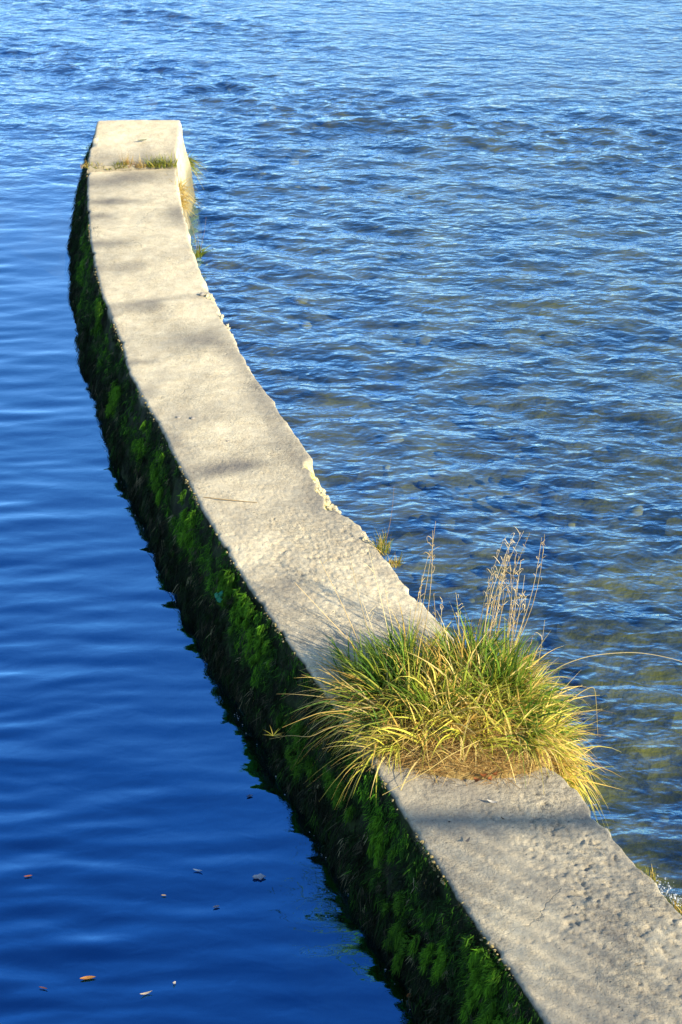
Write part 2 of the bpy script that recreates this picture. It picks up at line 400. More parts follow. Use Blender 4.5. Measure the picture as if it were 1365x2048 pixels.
NT = 128
def section(ys_, is_end):
    """cross-sections from the left foot over the top to the right foot"""
    n = len(ys_); Yg = ys_[:, None]
    tl = np.linspace(0, 1, NT)[None, :]
    # edge wander
    le = .018+.005*fbm(Yg*3, 0*Yg, 3, 41)+.005*fbm(Yg*16, 0*Yg+2, 3, 42)+.012*sstep(.3, .55, perlin(Yg*8, 0*Yg+4, 142))
    re = WID+.008*fbm(Yg*2.2, 0*Yg+5, 3, 43)+.006*fbm(Yg*12, 0*Yg+8, 3, 44)-.016*sstep(.28, .5, perlin(Yg*5, 0*Yg+3, 145))*(1-sstep(6.5, 8, Yg))
    def dent(py0, py1, d): return -d*sstep(YY(py0)+.02, YY(py0)-.12, Yg)*sstep(YY(py1)-.02, YY(py1)+.12, Yg)
    if not is_end:
        re = re+dent(1000, 1085, .035)+dent(1545, 1640, .035)+dent(640, 680, .012)+dent(588, 600, .03)
    Tm = le+(re-le)*tl; Ym = Yg+0*Tm
    z, st = relief(Ym, Tm)
    chip = np.zeros_like(Tm)
    if not is_end:
        for a, b, wdt, dep in ((958, 1058, .075, .075), (1062, 1090, .035, .03), (588, 602, .05, .035), (1600, 1650, .035, .05), (640, 690, .016, .02)):
            m_ = sstep(YY(a)+.03, YY(a)-.05, Ym)*sstep(YY(b)-.03, YY(b)+.05, Ym)
            edge = re-wdt*(.75+.6*perlin(Ym*9, 0*Ym+a, 45)); k = m_*sstep(0, .02, Tm-edge)
            chip = np.maximum(chip, k); z = z-k*dep*np.clip((Tm-edge)/wdt+.1, 0, 1)+k*.016*fbm(Ym*26, Tm*26, 2, 46)
    # small rounding at both arrises
    z -= .006*np.exp(-(Tm-le)/.005)+.008*np.exp(-(re-Tm)/.006)
    ramp_ = 0
    if is_end:
        u = (Ym-YC)/(Y1-YC); ramp_ = .035+.10*u**1.25+.014*np.exp(-((u-.58)/.05)**2)*(Tm < .05) ; st = np.clip(st*.4+.6*sstep(.62, .1, u+.2*perlin(Ym*2, Tm*5, 140))-.05, 0, 1)  # lower half of the block greyed, its shading put into the colour
        z = z-.03*np.exp(-((u-.50)/.05)**2)*sstep(.07, .0, Tm)
    ztop = WALL_Z+ramp_+z
    BAT = .143; BATR = .075 if is_end else .03
    dn = np.array([0.005, .016, .05, .10, .15, .21, .28, .36, .44, .52, .62, .9, 1.3])
    zl = ztop[:, :1]-dn[None, :]*1.0
    tL = le-.004-BAT*np.clip(dn[None, :]/WALL_Z, 0, 2)-.018*fbm(Yg*5, zl*6, 3, 47)*sstep(.02, .10, dn)[None, :]
    zr = ztop[:, -1:]-dn[None, :]
    tR = re+.004+BATR*np.clip(dn[None, :]/WALL_Z, 0, 2)+.016*fbm(Yg*5, zr*6+9, 3, 48)
    T = np.concatenate([tL[:, ::-1], Tm, tR], 1); Zf = np.concatenate([zl[:, ::-1], ztop, zr], 1)
    Yf = Yg+0*T
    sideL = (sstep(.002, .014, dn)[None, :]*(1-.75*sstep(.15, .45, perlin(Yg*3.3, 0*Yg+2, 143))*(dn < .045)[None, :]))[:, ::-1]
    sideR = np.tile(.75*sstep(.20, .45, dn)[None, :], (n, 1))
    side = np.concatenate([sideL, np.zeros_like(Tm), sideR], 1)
    stain_shade = np.concatenate([np.tile(np.full_like(dn, .75)[None], (n, 1)), st, np.tile(np.full_like(dn, .0)[None], (n, 1))], 1)
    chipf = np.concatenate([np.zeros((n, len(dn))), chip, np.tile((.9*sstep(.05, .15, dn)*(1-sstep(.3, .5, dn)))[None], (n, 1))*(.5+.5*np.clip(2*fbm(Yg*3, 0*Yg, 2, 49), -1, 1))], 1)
    x, y, zz = wall_pt(Yf, T, Zf)
    P = np.stack([x, y, zz], -1)
    return P, side, stain_shade, chipf
def build_section(name, ys_, is_end, parent):
    P, side, stain_shade, chipf = section(ys_, is_end); n, m_ = side.shape
    V = P.reshape(-1, 3); F = grid_faces(n, m_)[:, ::-1]
    A = dict(side=side.ravel(), stain_shade=stain_shade.ravel(), chip=chipf.ravel())
    # caps at both ends (own vertices): fan strips between mirrored columns
    half = m_//2
    for i in (0, n-1):
        ring = P[i]; base = len(V)
        V = np.concatenate([V, ring]); idx = np.arange(half-1)
        f = np.stack([base+idx, base+idx+1, base+m_-2-idx, base+m_-1-idx], -1)
        F = np.concatenate([F, f if i == 0 else f[:, ::-1]])
        A['side'] = np.concatenate([A['side'], .2+0*ring[:, 0]]); A['stain_shade'] = np.concatenate([A['stain_shade'], .5+0*ring[:, 0]]); A['chip'] = np.concatenate([A['chip'], 0*ring[:, 0]])
    o = mesh_obj(name, V, F, CONCRETE, attrs=A); return inv(o, parent)
yl = [1.2]
while yl[-1] < YC-.02:
    d = .05 if yl[-1] < 3.9 else .0062+.0022*max(0, yl[-1]-5.4); yl.append(min(yl[-1]+d, YC-.015))
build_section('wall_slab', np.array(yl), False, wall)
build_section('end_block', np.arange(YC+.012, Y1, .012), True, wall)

# ------------------------------------------------------------------ the footbridge the view is taken from (below and behind the frame; its railing shades the near wall)
def box(a, b):
    V = [(x, y, z) for x in (a[0], b[0]) for y in (a[1], b[1]) for z in (a[2], b[2])]
    return V, [(0,1,3,2),(4,6,7,5),(0,4,5,1),(2,3,7,6),(0,2,6,4),(1,5,7,3)]
PAINT = plain('painted_steel', (.16, .18, .17), (.22, .24, .23), 25, .6, .1)
DECK = plain('bridge_deck', (.30, .28, .25), (.40, .37, .33), 12, .9, .4)
br_ = empty('footbridge', (3, -1, 0)); tag(br_, 'footbridge with slender steel railing that the river is seen from', 'bridge')
RY = .15; RZ = 4.43
for nm, a_, b_, mt in (('deck', (-4, -2.1, 3.12), (13, .22, 3.36), DECK), ('handrail', (-4, RY-.03, RZ-.045), (13, RY+.03, RZ), PAINT), ('bottom_rail', (-4, RY-.02, 3.46), (13, RY+.02, 3.49), PAINT)):
    V, F = box(a_, b_); inv(mesh_obj(nm, V, F, mt, smooth=False), br_)
V, F = box((-.007, -.007, 3.49), (.007, .007, RZ-.045)); b0 = inv(mesh_obj('baluster', V, F, PAINT, smooth=False, loc=(-3.9, RY, 0)), br_)
for k in range(1, 122):
    o = b0.copy(); COL.objects.link(o); o.location = (-3.9+k*.138, RY, 0)

# ------------------------------------------------------------------ strands, blades
def ribbons(base, d0, up, length, width, droop, nseg, tint, twist=None, tipw=.08, dexp=None, sway=None):
    """curved tapering blades.  base (n,3), d0 (n,3) start direction, droop metres of fall at the tip, tint (n,3)"""
    n = len(base); u = np.linspace(0, 1, nseg+1)
    d0 = d0/np.linalg.norm(d0, axis=1)[:, None]
    hd = d0.copy(); hd[:, 2] = 0; hn = np.linalg.norm(hd, axis=1)[:, None]+1e-6; hd = hd/hn
    side = np.c_[-hd[:, 1], hd[:, 0], np.zeros(n)]
    if twist is not None:
        side = side*np.cos(twist)[:, None]+np.cross(d0, side)*np.sin(twist)[:, None]
    P = base[:, None, :]+d0[:, None, :]*(length[:, None, None]*u[None, :, None])
    fall = droop[:, None]*(u[None, :]**(2.2 if dexp is None else dexp[:, None]))
    P[:, :, 2] -= fall
    P += hd[:, None, :]*(fall*.35)[:, :, None]*np.minimum(1, 1/(hn[:, None]*3+.3))
    if sway is not None: P += side[:, None, :]*(sway[:, None]*length[:, None]*u[None, :]**2)[:, :, None]
    wd = width[:, None]*np.clip((1-u[None, :]**1.6), tipw, 1)*(.55+.45*np.minimum(1, u[None, :]*5))
    A = P+side[:, None, :]*wd[:, :, None]*.5; B = P-side[:, None, :]*wd[:, :, None]*.5
    V = np.stack([A, B], 2).reshape(-1, 3)
    k = np.arange(nseg)*2; q = np.stack([k, k+1, k+3, k+2], -1)
    F = (np.arange(n)[:, None, None]*(2*(nseg+1))+q[None]).reshape(-1, 4)
    shade = np.ones((n, nseg+1, 3))
    C = np.repeat((tint[:, None, :]*shade)[:, :, None, :], 2, 2).reshape(-1, 3)
    return V, F, C
def blades_obj(name, parts, mat, parent=None, origin=None):
    VV = []; FF = []; CC = []; n = 0
    for V, F, C in parts: VV.append(V); FF.append(F+n); CC.append(C); n += len(V)
    V = np.concatenate(VV); 
    if origin is not None: V = V-np.asarray(origin)
    o = mesh_obj(name, V, np.concatenate(FF), mat, attrs={'tint': np.clip(np.concatenate(CC), 0, 1)}, smooth=False)
    if parent: o.parent = parent
    elif origin is not None: o.location = origin
    return o
def tubes(name, paths, radii, mat, parent=None, origin=(0,0,0), tint=None, sides=4):
    VV = []; FF = []; n = 0
    for P, r in zip(paths, radii):
        P = np.asarray(P, float)-np.asarray(origin); k = len(P)
        T = np.gradient(P, axis=0); T /= np.linalg.norm(T, axis=1)[:, None]+1e-9
        a = np.cross(T, np.array([.31, .87, .38])); a /= np.linalg.norm(a, axis=1)[:, None]+1e-9; b = np.cross(T, a)
        rr = np.linspace(r, r*.35, k) if np.isscalar(r) else np.asarray(r)
        ang = np.arange(sides)*2*math.pi/sides
        R = P[:, None, :]+rr[:, None, None]*(a[:, None, :]*np.cos(ang)[None, :, None]+b[:, None, :]*np.sin(ang)[None, :, None])
        VV.append(R.reshape(-1, 3))
        i = np.arange(k-1)[:, None]*sides+np.arange(sides)[None]; j = np.arange(k-1)[:, None]*sides+(np.arange(sides)[None]+1) % sides
        FF.append((np.stack([i, j, j+sides, i+sides], -1).reshape(-1, 4))+n); n += k*sides
    V = np.concatenate(VV); A = None
    if tint is not None: A = {'tint': np.tile(np.asarray(tint, float), (len(V), 1))}
    o = mesh_obj(name, V, np.concatenate(FF), mat, attrs=A)
    if parent: o.parent = parent
    else: o.location = origin
    return o

GREEN = np.array([[.050,.115,.012],[.085,.165,.015],[.13,.20,.018],[.19,.23,.022]])
STRAW = np.array([[.44,.30,.07],[.52,.38,.10],[.36,.23,.05],[.56,.44,.16]])
OLIVE = np.array([[.22,.22,.03],[.30,.26,.045],[.27,.27,.04]])
def pick(pal, n, var=.22):
    c = pal[RNG.integers(len(pal), size=n)]; return c*(1+var*(RNG.random((n, 1))*2-1))

# ------------------------------------------------------------------ moss on the shaded face
def face_pt(y, dn, out=0.0, ztop=WALL_Z):
    x, yy, z = wall_pt(y, .014-.143*dn/WALL_Z-out, ztop-dn); return np.stack([x, yy, z], -1)
CUSH = [(240,790,.10,.11),(290,890,.09,.10),(322,945,.13,.13),(382,1050,.13,.15),(500,1210,.16,.15),(525,1290,.15,.12),(205,640,.14,.12),
        (770,1660,.12,.10),(800,1835,.13,.12),(870,1890,.12,.13),(965,1935,.12,.13),(990,2010,.12,.10),(600,1500,.16,.10),(470,1165,.09,.10),(680,1560,.13,.10)]
def face_from_pixel(px, py):
    """point of the battered left face seen at this photo pixel"""
    best = None
    for dn in np.linspace(.02, .5, 49):
        x, y, z = pix(px, py, WALL_Z-dn); d = abs(float(wall_side(x, y))-.014+.143*dn/WALL_Z)
        if best is None or d < best[0]: best = (d, y+.0, dn)
    return best[1], best[2]
cush = [(*face_from_pixel(px, py), ry_, rz_) for px, py, ry_, rz_ in CUSH]
def moss_field(y, dn):
    """0 dark .. 1 bright"""
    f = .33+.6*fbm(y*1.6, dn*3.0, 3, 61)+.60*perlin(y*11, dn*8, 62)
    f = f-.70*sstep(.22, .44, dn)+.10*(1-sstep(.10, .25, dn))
    for cy, cd, ry_, rz_ in cush:
        f = f+.22*np.exp(-(((y-cy)/ry_)**2+((dn-cd)/rz_)**2))
    return np.clip(f, 0, 1)
NTF = 11500; NS = 13
ty_ = 3.7+(13.85-3.7)*RNG.random(NTF)**1.5
td_ = .006+.51*RNG.random(NTF)**.9
bare = .004+.034*np.clip(.0+1.6*perlin(ty_*2.6, 0*ty_, 64), 0, 1)
keep = (td_ > bare) & ((fbm(ty_*2.2, td_*5, 3, 63) > -.38) | (td_ > .22))
ty_ = ty_[keep]; td_ = td_[keep]; NTF = len(ty_)
tb = np.clip(moss_field(ty_, td_)+.20*RNG.normal(size=NTF), 0, 1)
tth = (.004+.050*np.clip(.28+.9*fbm(ty_*4, td_*6, 3, 65)+.25*RNG.normal(size=NTF), 0, 1))*sstep(-.01, .09, td_)
tdir = RNG.normal(size=NTF)*.35+.9*perlin(ty_*7, td_*7, 66)
rep_ = lambda v: np.repeat(v, NS)
n = NTF*NS
yy = rep_(ty_)+RNG.normal(size=n)*.010; dn = np.clip(rep_(td_)+RNG.normal(size=n)*.010, .012, .53)
lower = sstep(.26, .46, dn); lvl = RNG.random(n)
ztop_ = WALL_Z+.10*sstep(YC, Y1, yy)
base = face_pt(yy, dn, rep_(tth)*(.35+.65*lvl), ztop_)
x_, tx, ty = frame(yy)
outv = np.c_[-ty, tx, 0*tx]; alng = np.c_[tx, ty, 0*tx]
d0 = outv*(.42-.25*lower+.35*RNG.normal(size=n))[:, None]+alng*(rep_(tdir)+.42*RNG.normal(size=n))[:, None]+np.array([0, 0, -1.0])*(.55+.7*lower+.3*RNG.random(n))[:, None]
ln = (.012+.030*RNG.random(n)**1.5)*(1+1.6*lower)*(.45+.55*sstep(.0, .06, dn))
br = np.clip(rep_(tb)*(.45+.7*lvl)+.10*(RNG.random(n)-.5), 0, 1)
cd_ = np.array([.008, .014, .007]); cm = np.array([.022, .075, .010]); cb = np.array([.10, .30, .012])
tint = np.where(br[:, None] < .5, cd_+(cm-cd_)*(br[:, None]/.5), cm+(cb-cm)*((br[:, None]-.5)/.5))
pale = rep_(RNG.random(NTF) < .012)[:, None]; tint = np.where(pale, np.array([.26, .24, .13])*(.4+.8*lvl[:, None]), tint)
brown = rep_(RNG.random(NTF) < .10)[:, None]; tint = np.where(brown, np.array([.05, .05, .028])*(.5+lvl[:, None]), tint)
m_ = blades_obj('wall_moss', [ribbons(base, d0, None, ln, .0026+.0026*RNG.random(n), .008*RNG.random(n)*(1+lower), 2, tint, RNG.random(n)*3)], MOSS)
tag(m_, 'dark green hanging moss covering the shaded side of the wall', 'moss', kind='stuff')

places = ['far along the wall', 'below the two small pebbles', 'below the thin twig', 'beside the yellow lichen', 'next to the green scrap']
CL = ['bright green moss pad on the shaded face, level with two dark crumbs on top',
      'small bright green moss pad between two larger pads, short of the twig',
      'large vivid green moss pad on the shaded wall face below the thin twig',
      'long hanging olive green moss pad on the shaded face opposite the broken rubble edge',
      'thick green moss pad with yellow lichen above it, beside the green scrap',
      'dark green moss pad just short of the tussock shadow on the wall',
      'far dim green moss pad opposite the pale lime lump on the wall edge',
      'green moss pad below the yellow moss cushion at the tussock foot',
      'broad dull green moss pad on the shaded face opposite the pitted concrete',
      'long green moss pad low on the shaded face, opposite the water splash',
      'brightest oval moss pad on the shaded face near the black reflection',
      'bright moss pad touching the oval one, lowest on the shaded face',
      'faint green moss pad under the drooping tussock blades',
      'small green moss pad directly around the green scrap',
      'faint green moss pad below the tussock, left of the yellow moss cushion']
for (cy, cdn, ry_, rz_), lab in zip(cush, CL):
    if 'faint' in lab or 'directly around' in lab or 'dull' in lab or 'dim' in lab: amp = .6
    else: amp = 1.0
    org = face_pt(np.array([cy]), np.array([cdn]))[0]; RB = []
    for q in range(int(9+6*RNG.random())):
        k = 150; ly = cy+ry_*.42*RNG.normal(); ld = float(np.clip(cdn+rz_*.45*RNG.normal(), .04, .42)); ls = .012+.020*RNG.random()
        a = RNG.random(k)*6.283; r = np.sqrt(RNG.random(k))
        py_ = ly+ls*.8*r*np.cos(a); pd_ = np.clip(ld+ls*(1.2+.9*(np.sin(a) > 0))*r*np.sin(a), .02, .5)
        hgt = .030*np.sqrt(np.clip(1-r**2, 0, 1))*RNG.random(k)**.4
        b_ = face_pt(py_, pd_, .016+hgt)
        x_, tx, ty = frame(py_); ov = np.c_[-ty, tx, 0*tx]; al = np.c_[tx, ty, 0*tx]
        dd = ov*.45+al*(.5*RNG.normal()+.5*RNG.normal(size=k))[:, None]+np.array([0, 0, 1.])*(-.75+.35*RNG.normal(size=k))[:, None]
        bb = np.clip((.25+.75*(hgt/.03))*(.5+.6*RNG.random())+.7*(RNG.random(k)-.5), 0, 1)*amp
        c0 = np.array([.012, .045, .006]); c1 = np.array([.12, .32, .012])
        RB.append(ribbons(b_, dd, None, .014+.020*RNG.random(k), .0030+.0024*RNG.random(k), .008*RNG.random(k), 3, c0+(c1-c0)*bb[:, None], RNG.random(k)*3))
    o = blades_obj('moss_pad', RB, MOSS, origin=org)
    tag(o, lab, 'moss', 'moss pads on the shaded wall face')

# crumbs of lichen and mortar along the left arris (parts of the wall)
pts = []; szs = []
for k in range(900):
    y = 3.9+9*RNG.random()**1.5
    if perlin(np.array([y*2.1]), np.array([3.]), 71)[0] < .08 and RNG.random() < .93: continue
    d = RNG.random()**1.5*.03; p = face_pt(np.array([y]), np.array([d+.004]), .003)[0]
    pts.append(p); szs.append(.003+.006*RNG.random()**2.5)
SV = [stone_mesh(60+k, 1, .5, .9) for k in range(5)]
V, F, T = scatter_stones(pts, szs, 5)
o = inv(mesh_obj('lichen_crumbs', V, F, LICHEN), wall); o['kind'] = 'stuff'

# rubble stones exposed on the broken right edge (parts)
SM = []
for k in range(4):
    V, F = stone_mesh(20+k, 2, .7, .75); me = bpy.data.meshes.new('aggregate_stone'); me.from_pydata(V.tolist(), [], F.tolist()); me.materials.append(STONE)
    SM.append(me)
def part_stone(name, p, s, mi, mat=None):
    o = bpy.data.objects.new(name, SM[mi]); COL.objects.link(o); o.location = p; o.scale = (s, s, s); o.rotation_euler = (random.random()*.6, random.random()*.6, random.random()*6)
    return inv(o, wall)
for k in range(46):
    py = 958+102*RNG.random(); y = YY(py); t = WID-.015-.06*RNG.random()
    x, y2, _ = wall_pt(np.array([y]), np.array([t]), 0)
    part_stone('aggregate_stone', (float(x[0]), float(y2[0]), WALL_Z-.012-.06*max(0, (t-.63)/.07)), .007+.014*RNG.random()**1.5, k % 4)
for px, py, s in ((729,1078,.022),(735,1082,.014),(742,1086,.016),(722,1068,.010),(748,1090,.010),(417,593,.030),(410,590,.018),(424,598,.018),(444,632,.016),(455,650,.014),(458,656,.012)):
    p = pix(px, py); part_stone('aggregate_stone', (p[0], p[1], WALL_Z-.006), s, random.randrange(4))

# ------------------------------------------------------------------ the big grass tussock
def tussock():
    c = np.array([.49, 5.80, WALL_Z])
    root = empty('grass_tussock', c); tag(root, 'large tussock of green and straw coloured grass growing across the wall', 'grass')
    TX = -.13
    def W(a, b):     # a away along the wall, b across (right +) -> offset from the tussock centre
        return a*TX+b, a*1.0+0*b
    def mound(a, b, fine=True):
        a = np.asarray(a, float); b = np.asarray(b, float)
        r = np.clip((np.abs(a/np.where(a < 0, .43, .40))**2.3+np.abs(b/.42)**2.3)**(1/2.3), 0, 1.3)
        h = .115*(1-np.clip(r, 0, 1)**3)
        if fine: h = h+(.020*perlin(a*13, b*13, 82)+.012*perlin(a*34, b*34, 83))*(1-np.clip(r, 0, 1)**8)
        x, y = W(a, b); t = wall_side(c[0]+x, c[1]+y)
        over = np.clip(t-.665, 0, 1)+np.clip(.03-t, 0, 1)
        return h-over*1.1-.02*(r > .97), r
    # matted root mound
    nr, nc = 26, 80; V = []
    for i in range(nr):
        for j in range(nc):
            an = 2*math.pi*j/nc; ca, sa = math.cos(an), math.sin(an)
            e = 1/(abs(ca)**2.3+abs(sa)**2.3)**(1/2.3)*(i/(nr-1))*(1+.06*float(perlin(np.array([an*2.2]), np.array([1.]), 81)[0]))
            b = .42*ca*e; a = (.43 if sa < 0 else .40)*sa*e
            h, r = mound(np.array([a]), np.array([b])); x, y = W(a, b); V.append((x, y, float(h[0])))
    F = [(i*nc+j, i*nc+(j+1) % nc, (i+1)*nc+(j+1) % nc, (i+1)*nc+j) for i in range(nr-1) for j in range(nc)]
    mesh_obj('root_mat', V, F, STRAWMAT, root)
    def clumps(nc, pal, L0, L1, up0, up1, drp, wd, sp, per=(7, 14), region=(-.33, .36, -.30, .36), outb=.55, lean=(0, 0), csp=.45, pmix=.8):
        RB = []
        for q in range(nc):
            k = int(RNG.integers(*per)); a0 = RNG.uniform(region[0], region[1]); b0 = RNG.uniform(region[2], region[3])
            r0 = min(1.15, math.hypot(a0/.40, b0/.37))
            a = a0+RNG.normal(size=k)*.012; b = b0+RNG.normal(size=k)*.012
            x, y = W(a, b); h = mound(a, b, False)[0]-.012
            ca = a0/.38*outb+RNG.normal()*csp+lean[0]; cb_ = b0/.37*outb+RNG.normal()*csp+lean[1]
            da = ca+RNG.normal(size=k)*sp; db = cb_+RNG.normal(size=k)*sp
            dx, dy = W(da, db); up = RNG.uniform(up0, up1)*(1.2-.5*r0)*RNG.uniform(.75, 1.3, k)
            ln = RNG.uniform(L0, L1)*RNG.uniform(.6, 1.15, k)
            c0 = pal[RNG.integers(len(pal))]; cols = np.where(RNG.random((k, 1)) < pmix, c0[None], pal[RNG.integers(len(pal), size=k)])*RNG.uniform(.7, 1.3, (k, 1))
            RB.append(ribbons(np.c_[x, y, h], np.c_[dx, dy, up], None, ln, wd*RNG.uniform(.55, 1.35, k), drp*ln*RNG.uniform(.2, 1.5, k)*(.5+.7*r0), 7, cols, RNG.normal(size=k)*.8,
                              dexp=RNG.uniform(1.6, 4.2, k), sway=RNG.normal(size=k)*.16))
        return RB
    G2 = GREEN*1.35; S2 = STRAW*1.42; LIME = np.array([[.52,.50,.06],[.44,.46,.05],[.60,.52,.09]])
    G = clumps(64, G2, .18, .31, .7, 1.4, .42, .0098, .36, csp=.6, region=(-.25, .34, -.34, .38)) + clumps(60, np.r_[G2[2:], OLIVE*1.4], .18, .32, .6, 1.4, .48, .0095, .40, csp=.65, region=(-.28, .34, -.34, .38)) \
        + clumps(40, G2, .22, .34, 1.2, 2.0, .25, .0092, .26, region=(.0, .36, .08, .38), csp=.25) + clumps(30, G2, .20, .32, 1.2, 2.0, .25, .0090, .26, region=(.05, .38, -.42, -.16), csp=.25)
    blades_obj('green_blades', G, GRASS, root)
    G = clumps(90, np.r_[S2, LIME], .18, .33, .5, 1.3, .6, .0080, .48, csp=.75, region=(-.30, .34, -.36, .38)) + clumps(105, np.r_[S2, LIME], .12, .25, .25, 1.0, .7, .0070, .5, region=(-.27, .06, -.20, .39), csp=.65, lean=(-.12, .15)) \
        + clumps(52, np.r_[S2, LIME], .14, .27, .3, .9, .8, .0068, .45, region=(-.30, .33, .25, .40), lean=(0, .25)) + clumps(20, np.r_[S2*.75, GREEN], .14, .28, .3, .8, .6, .0066, .35, region=(-.22, .2, -.40, -.28), lean=(0, -.15)) \
        + clumps(46, S2, .22, .37, 1.1, 1.9, .25, .0058, .3, region=(-.05, .38, -.34, .38), per=(3, 7)) \
        + clumps(40, np.r_[S2, LIME, G2[2:]], .20, .34, .8, 1.6, .42, .0080, .35, region=(-.05, .36, .18, .40), lean=(.1, .22), csp=.4)
    G += clumps(26, np.r_[S2*.85, G2], .22, .38, .35, .9, .5, .0070, .30, region=(-.12, .30, -.40, -.30), lean=(.05, -.55), csp=.25, per=(4, 9))
    blades_obj('dry_blades', G, GRASS, root)
    # tangled dead thatch at the foot facing down the wall
    n = 5200; q = RNG.random(n)*3.5-.2; rr_ = .62+.42*RNG.random(n)
    b = .42*np.cos(q+math.pi)*rr_; a = -.43*np.abs(np.sin(q))**.85*rr_
    x, y = W(a, b); h = mound(a, b)[0]+.006
    an = RNG.random(n)*6.283; d0 = np.c_[np.cos(an), np.sin(an)*.6, RNG.normal(size=n)*.25]
    blades_obj('thatch', [ribbons(np.c_[x, y, h], d0, None, RNG.uniform(.04, .12, n), .0020+.0020*RNG.random(n), .02*RNG.random(n)+.0, 4, pick(np.array([[.42,.27,.08],[.34,.20,.06],[.52,.37,.14],[.25,.15,.05]]), n), RNG.normal(size=n))], GRASS, root)
    # tall seed stalks, each one a part
    def stalk(px0, py0, px1, py1, hgt, bend=0.0, curl=0, r=.0026, depth=0.0):
        y0 = pix(px0, py0)
        p0 = np.array(y0)-(0, 0, 0.0)
        # top: same distance, found on the vertical plane through the root facing the lens
        yd = p0[1]+depth; u = (px1-682.5)/FPX; v = (py1-1024)/FPX
        dy = math.cos(PITCH)-v*math.sin(PITCH); dz = -(math.sin(PITCH)+v*math.cos(PITCH)); s = yd/dy
        p1 = np.array([u*s, yd, CAM_Z+dz*s])
        q = np.linspace(0, 1, 9)[:, None]; P = p0+(p1-p0)*q
        P[:, 0] += bend*np.sin(q[:, 0]*math.pi)
        paths = [P]; rad = [r]
        for k in range(curl):
            t0 = 1-.35*RNG.random(); st = p0+(p1-p0)*t0; st = st+np.array([bend*math.sin(t0*math.pi), 0, 0])
            L_ = .04+.08*RNG.random(); an = RNG.random()*6.28; m = 9; ph = np.linspace(0, 1, m)
            cw = RNG.choice([-1, 1])*(1.2+2.2*RNG.random())
            dirx = np.cos(an)*.5*np.cos(ph*cw)+.2*np.sin(ph*cw); dz_ = .7*np.cos(ph*cw*1.1)
            stp = np.c_[dirx, .4*np.sin(an)*np.ones(m), dz_]*L_/m
            paths.append(st+np.cumsum(stp, 0)); rad.append(.0014)
        tubes('seed_stalk', paths, rad, GRASS, root, c, pick(np.array([[.82,.66,.36],[.74,.56,.27],[.86,.72,.42]]), 1)[0], 3)
    for args in ((955,1345,1008,1078,.6,-.03,7),(965,1350,1030,1066,.6,-.04,9),(972,1340,1048,1062,.6,-.05,9),(985,1345,1060,1066,.6,-.03,8),(990,1340,1020,1090,.6,-.02,6),
                 (1000,1350,1090,1068,.6,.045,4),(1005,1340,1084,1075,.6,.03,4),(978,1345,1012,1110,.5,-.02,5),(1015,1350,1042,1120,.5,0,5),(962,1350,990,1140,.4,-.01,4),
                 (1010,1345,1050,1150,.4,.01,3),(820,1330,872,1042,.6,.01,5),(835,1330,866,1060,.6,.02,4),(815,1330,860,1100,.5,-.01,4),(828,1335,845,1150,.4,0,3),
                 (735,1330,640,1120,.5,.01,1),(760,1330,700,1110,.5,-.01,1),(790,1330,735,1090,.5,.005,3),(745,1330,590,1165,.4,.0,0),(800,1330,770,1175,.4,0,3),(770,1330,725,1200,.4,0,3),
                 (890,1340,885,1200,.3,-.01,5),(905,1340,912,1185,.3,.02,6),(880,1340,868,1190,.3,0,2),(1060,1380,1090,1240,.3,.01,2)):
        stalk(*args)
    for k in range(14):
        bx_ = RNG.uniform(950, 1015); stalk(bx_, 1345, bx_+RNG.uniform(5, 60), RNG.uniform(1090, 1220), .4, RNG.normal()*.02, int(RNG.integers(3, 7)), .0020)
    # long arching stem reaching out over the water and blades drooping over the shaded side
    def arc(pxs, zs, r, tint, name='arching_stem'):
        P = np.array([pix(px, py, z) for (px, py), z in zip(pxs, zs)])
        t = np.linspace(0, 1, len(P)); tt = np.linspace(0, 1, 24)
        Q = np.stack([np.interp(tt, t, P[:, k]) for k in range(3)], -1)
        for _ in range(3): Q[1:-1] = (Q[:-2]+Q[2:]+2*Q[1:-1])/4
        tubes(name, [Q], [r], GRASS, root, c, tint, 4)
    arc([(1060,1390),(1110,1335),(1180,1310),(1270,1303),(1340,1315),(1400,1335)], [.6,.74,.80,.82,.80,.76], .0028, (.55,.45,.22))
    arc([(700,1420),(640,1425),(600,1440),(565,1455)], [.60,.62,.60,.56], .0026, (.50,.36,.10), 'drooping_stem')
    arc([(720,1440),(660,1455),(620,1475),(580,1470),(540,1478)], [.58,.58,.54,.50,.44], .0022, (.40,.32,.12), 'drooping_stem')
    arc([(780,1440),(730,1450),(700,1470),(672,1498)], [.62,.66,.62,.52], .0030, (.26,.30,.04), 'drooping_stem')
    arc([(800,1450),(760,1455),(735,1480),(725,1520)], [.62,.64,.60,.50], .0026, (.46,.34,.08), 'drooping_stem')
    arc([(1120,1420),(1160,1385),(1190,1370),(1194,1420),(1196,1470)], [.6,.66,.66,.60,.54], .0022, (.52,.40,.12), 'drooping_stem')
    arc([(1100,1430),(1150,1425),(1205,1418)], [.6,.62,.60], .0022, (.52,.42,.14), 'drooping_stem')
    arc([(960,1480),(900,1510),(850,1545),(765,1590)], [.62,.59,.56,.515], .0024, (.58,.46,.16), 'drooping_stem')
    # sprout at the drooping tip
    st = np.array(pix(547, 1472, .46)); n = 12
    an = RNG.random(n)*6.283
    blades_obj('sprout', [ribbons(np.tile(st-c, (n, 1)), np.c_[np.cos(an), np.sin(an), .6+0*an], None, .03+.03*RNG.random(n), np.full(n, .004), .01+0*an, 4, pick(np.r_[GREEN, OLIVE], n))], GRASS, root)
tussock()

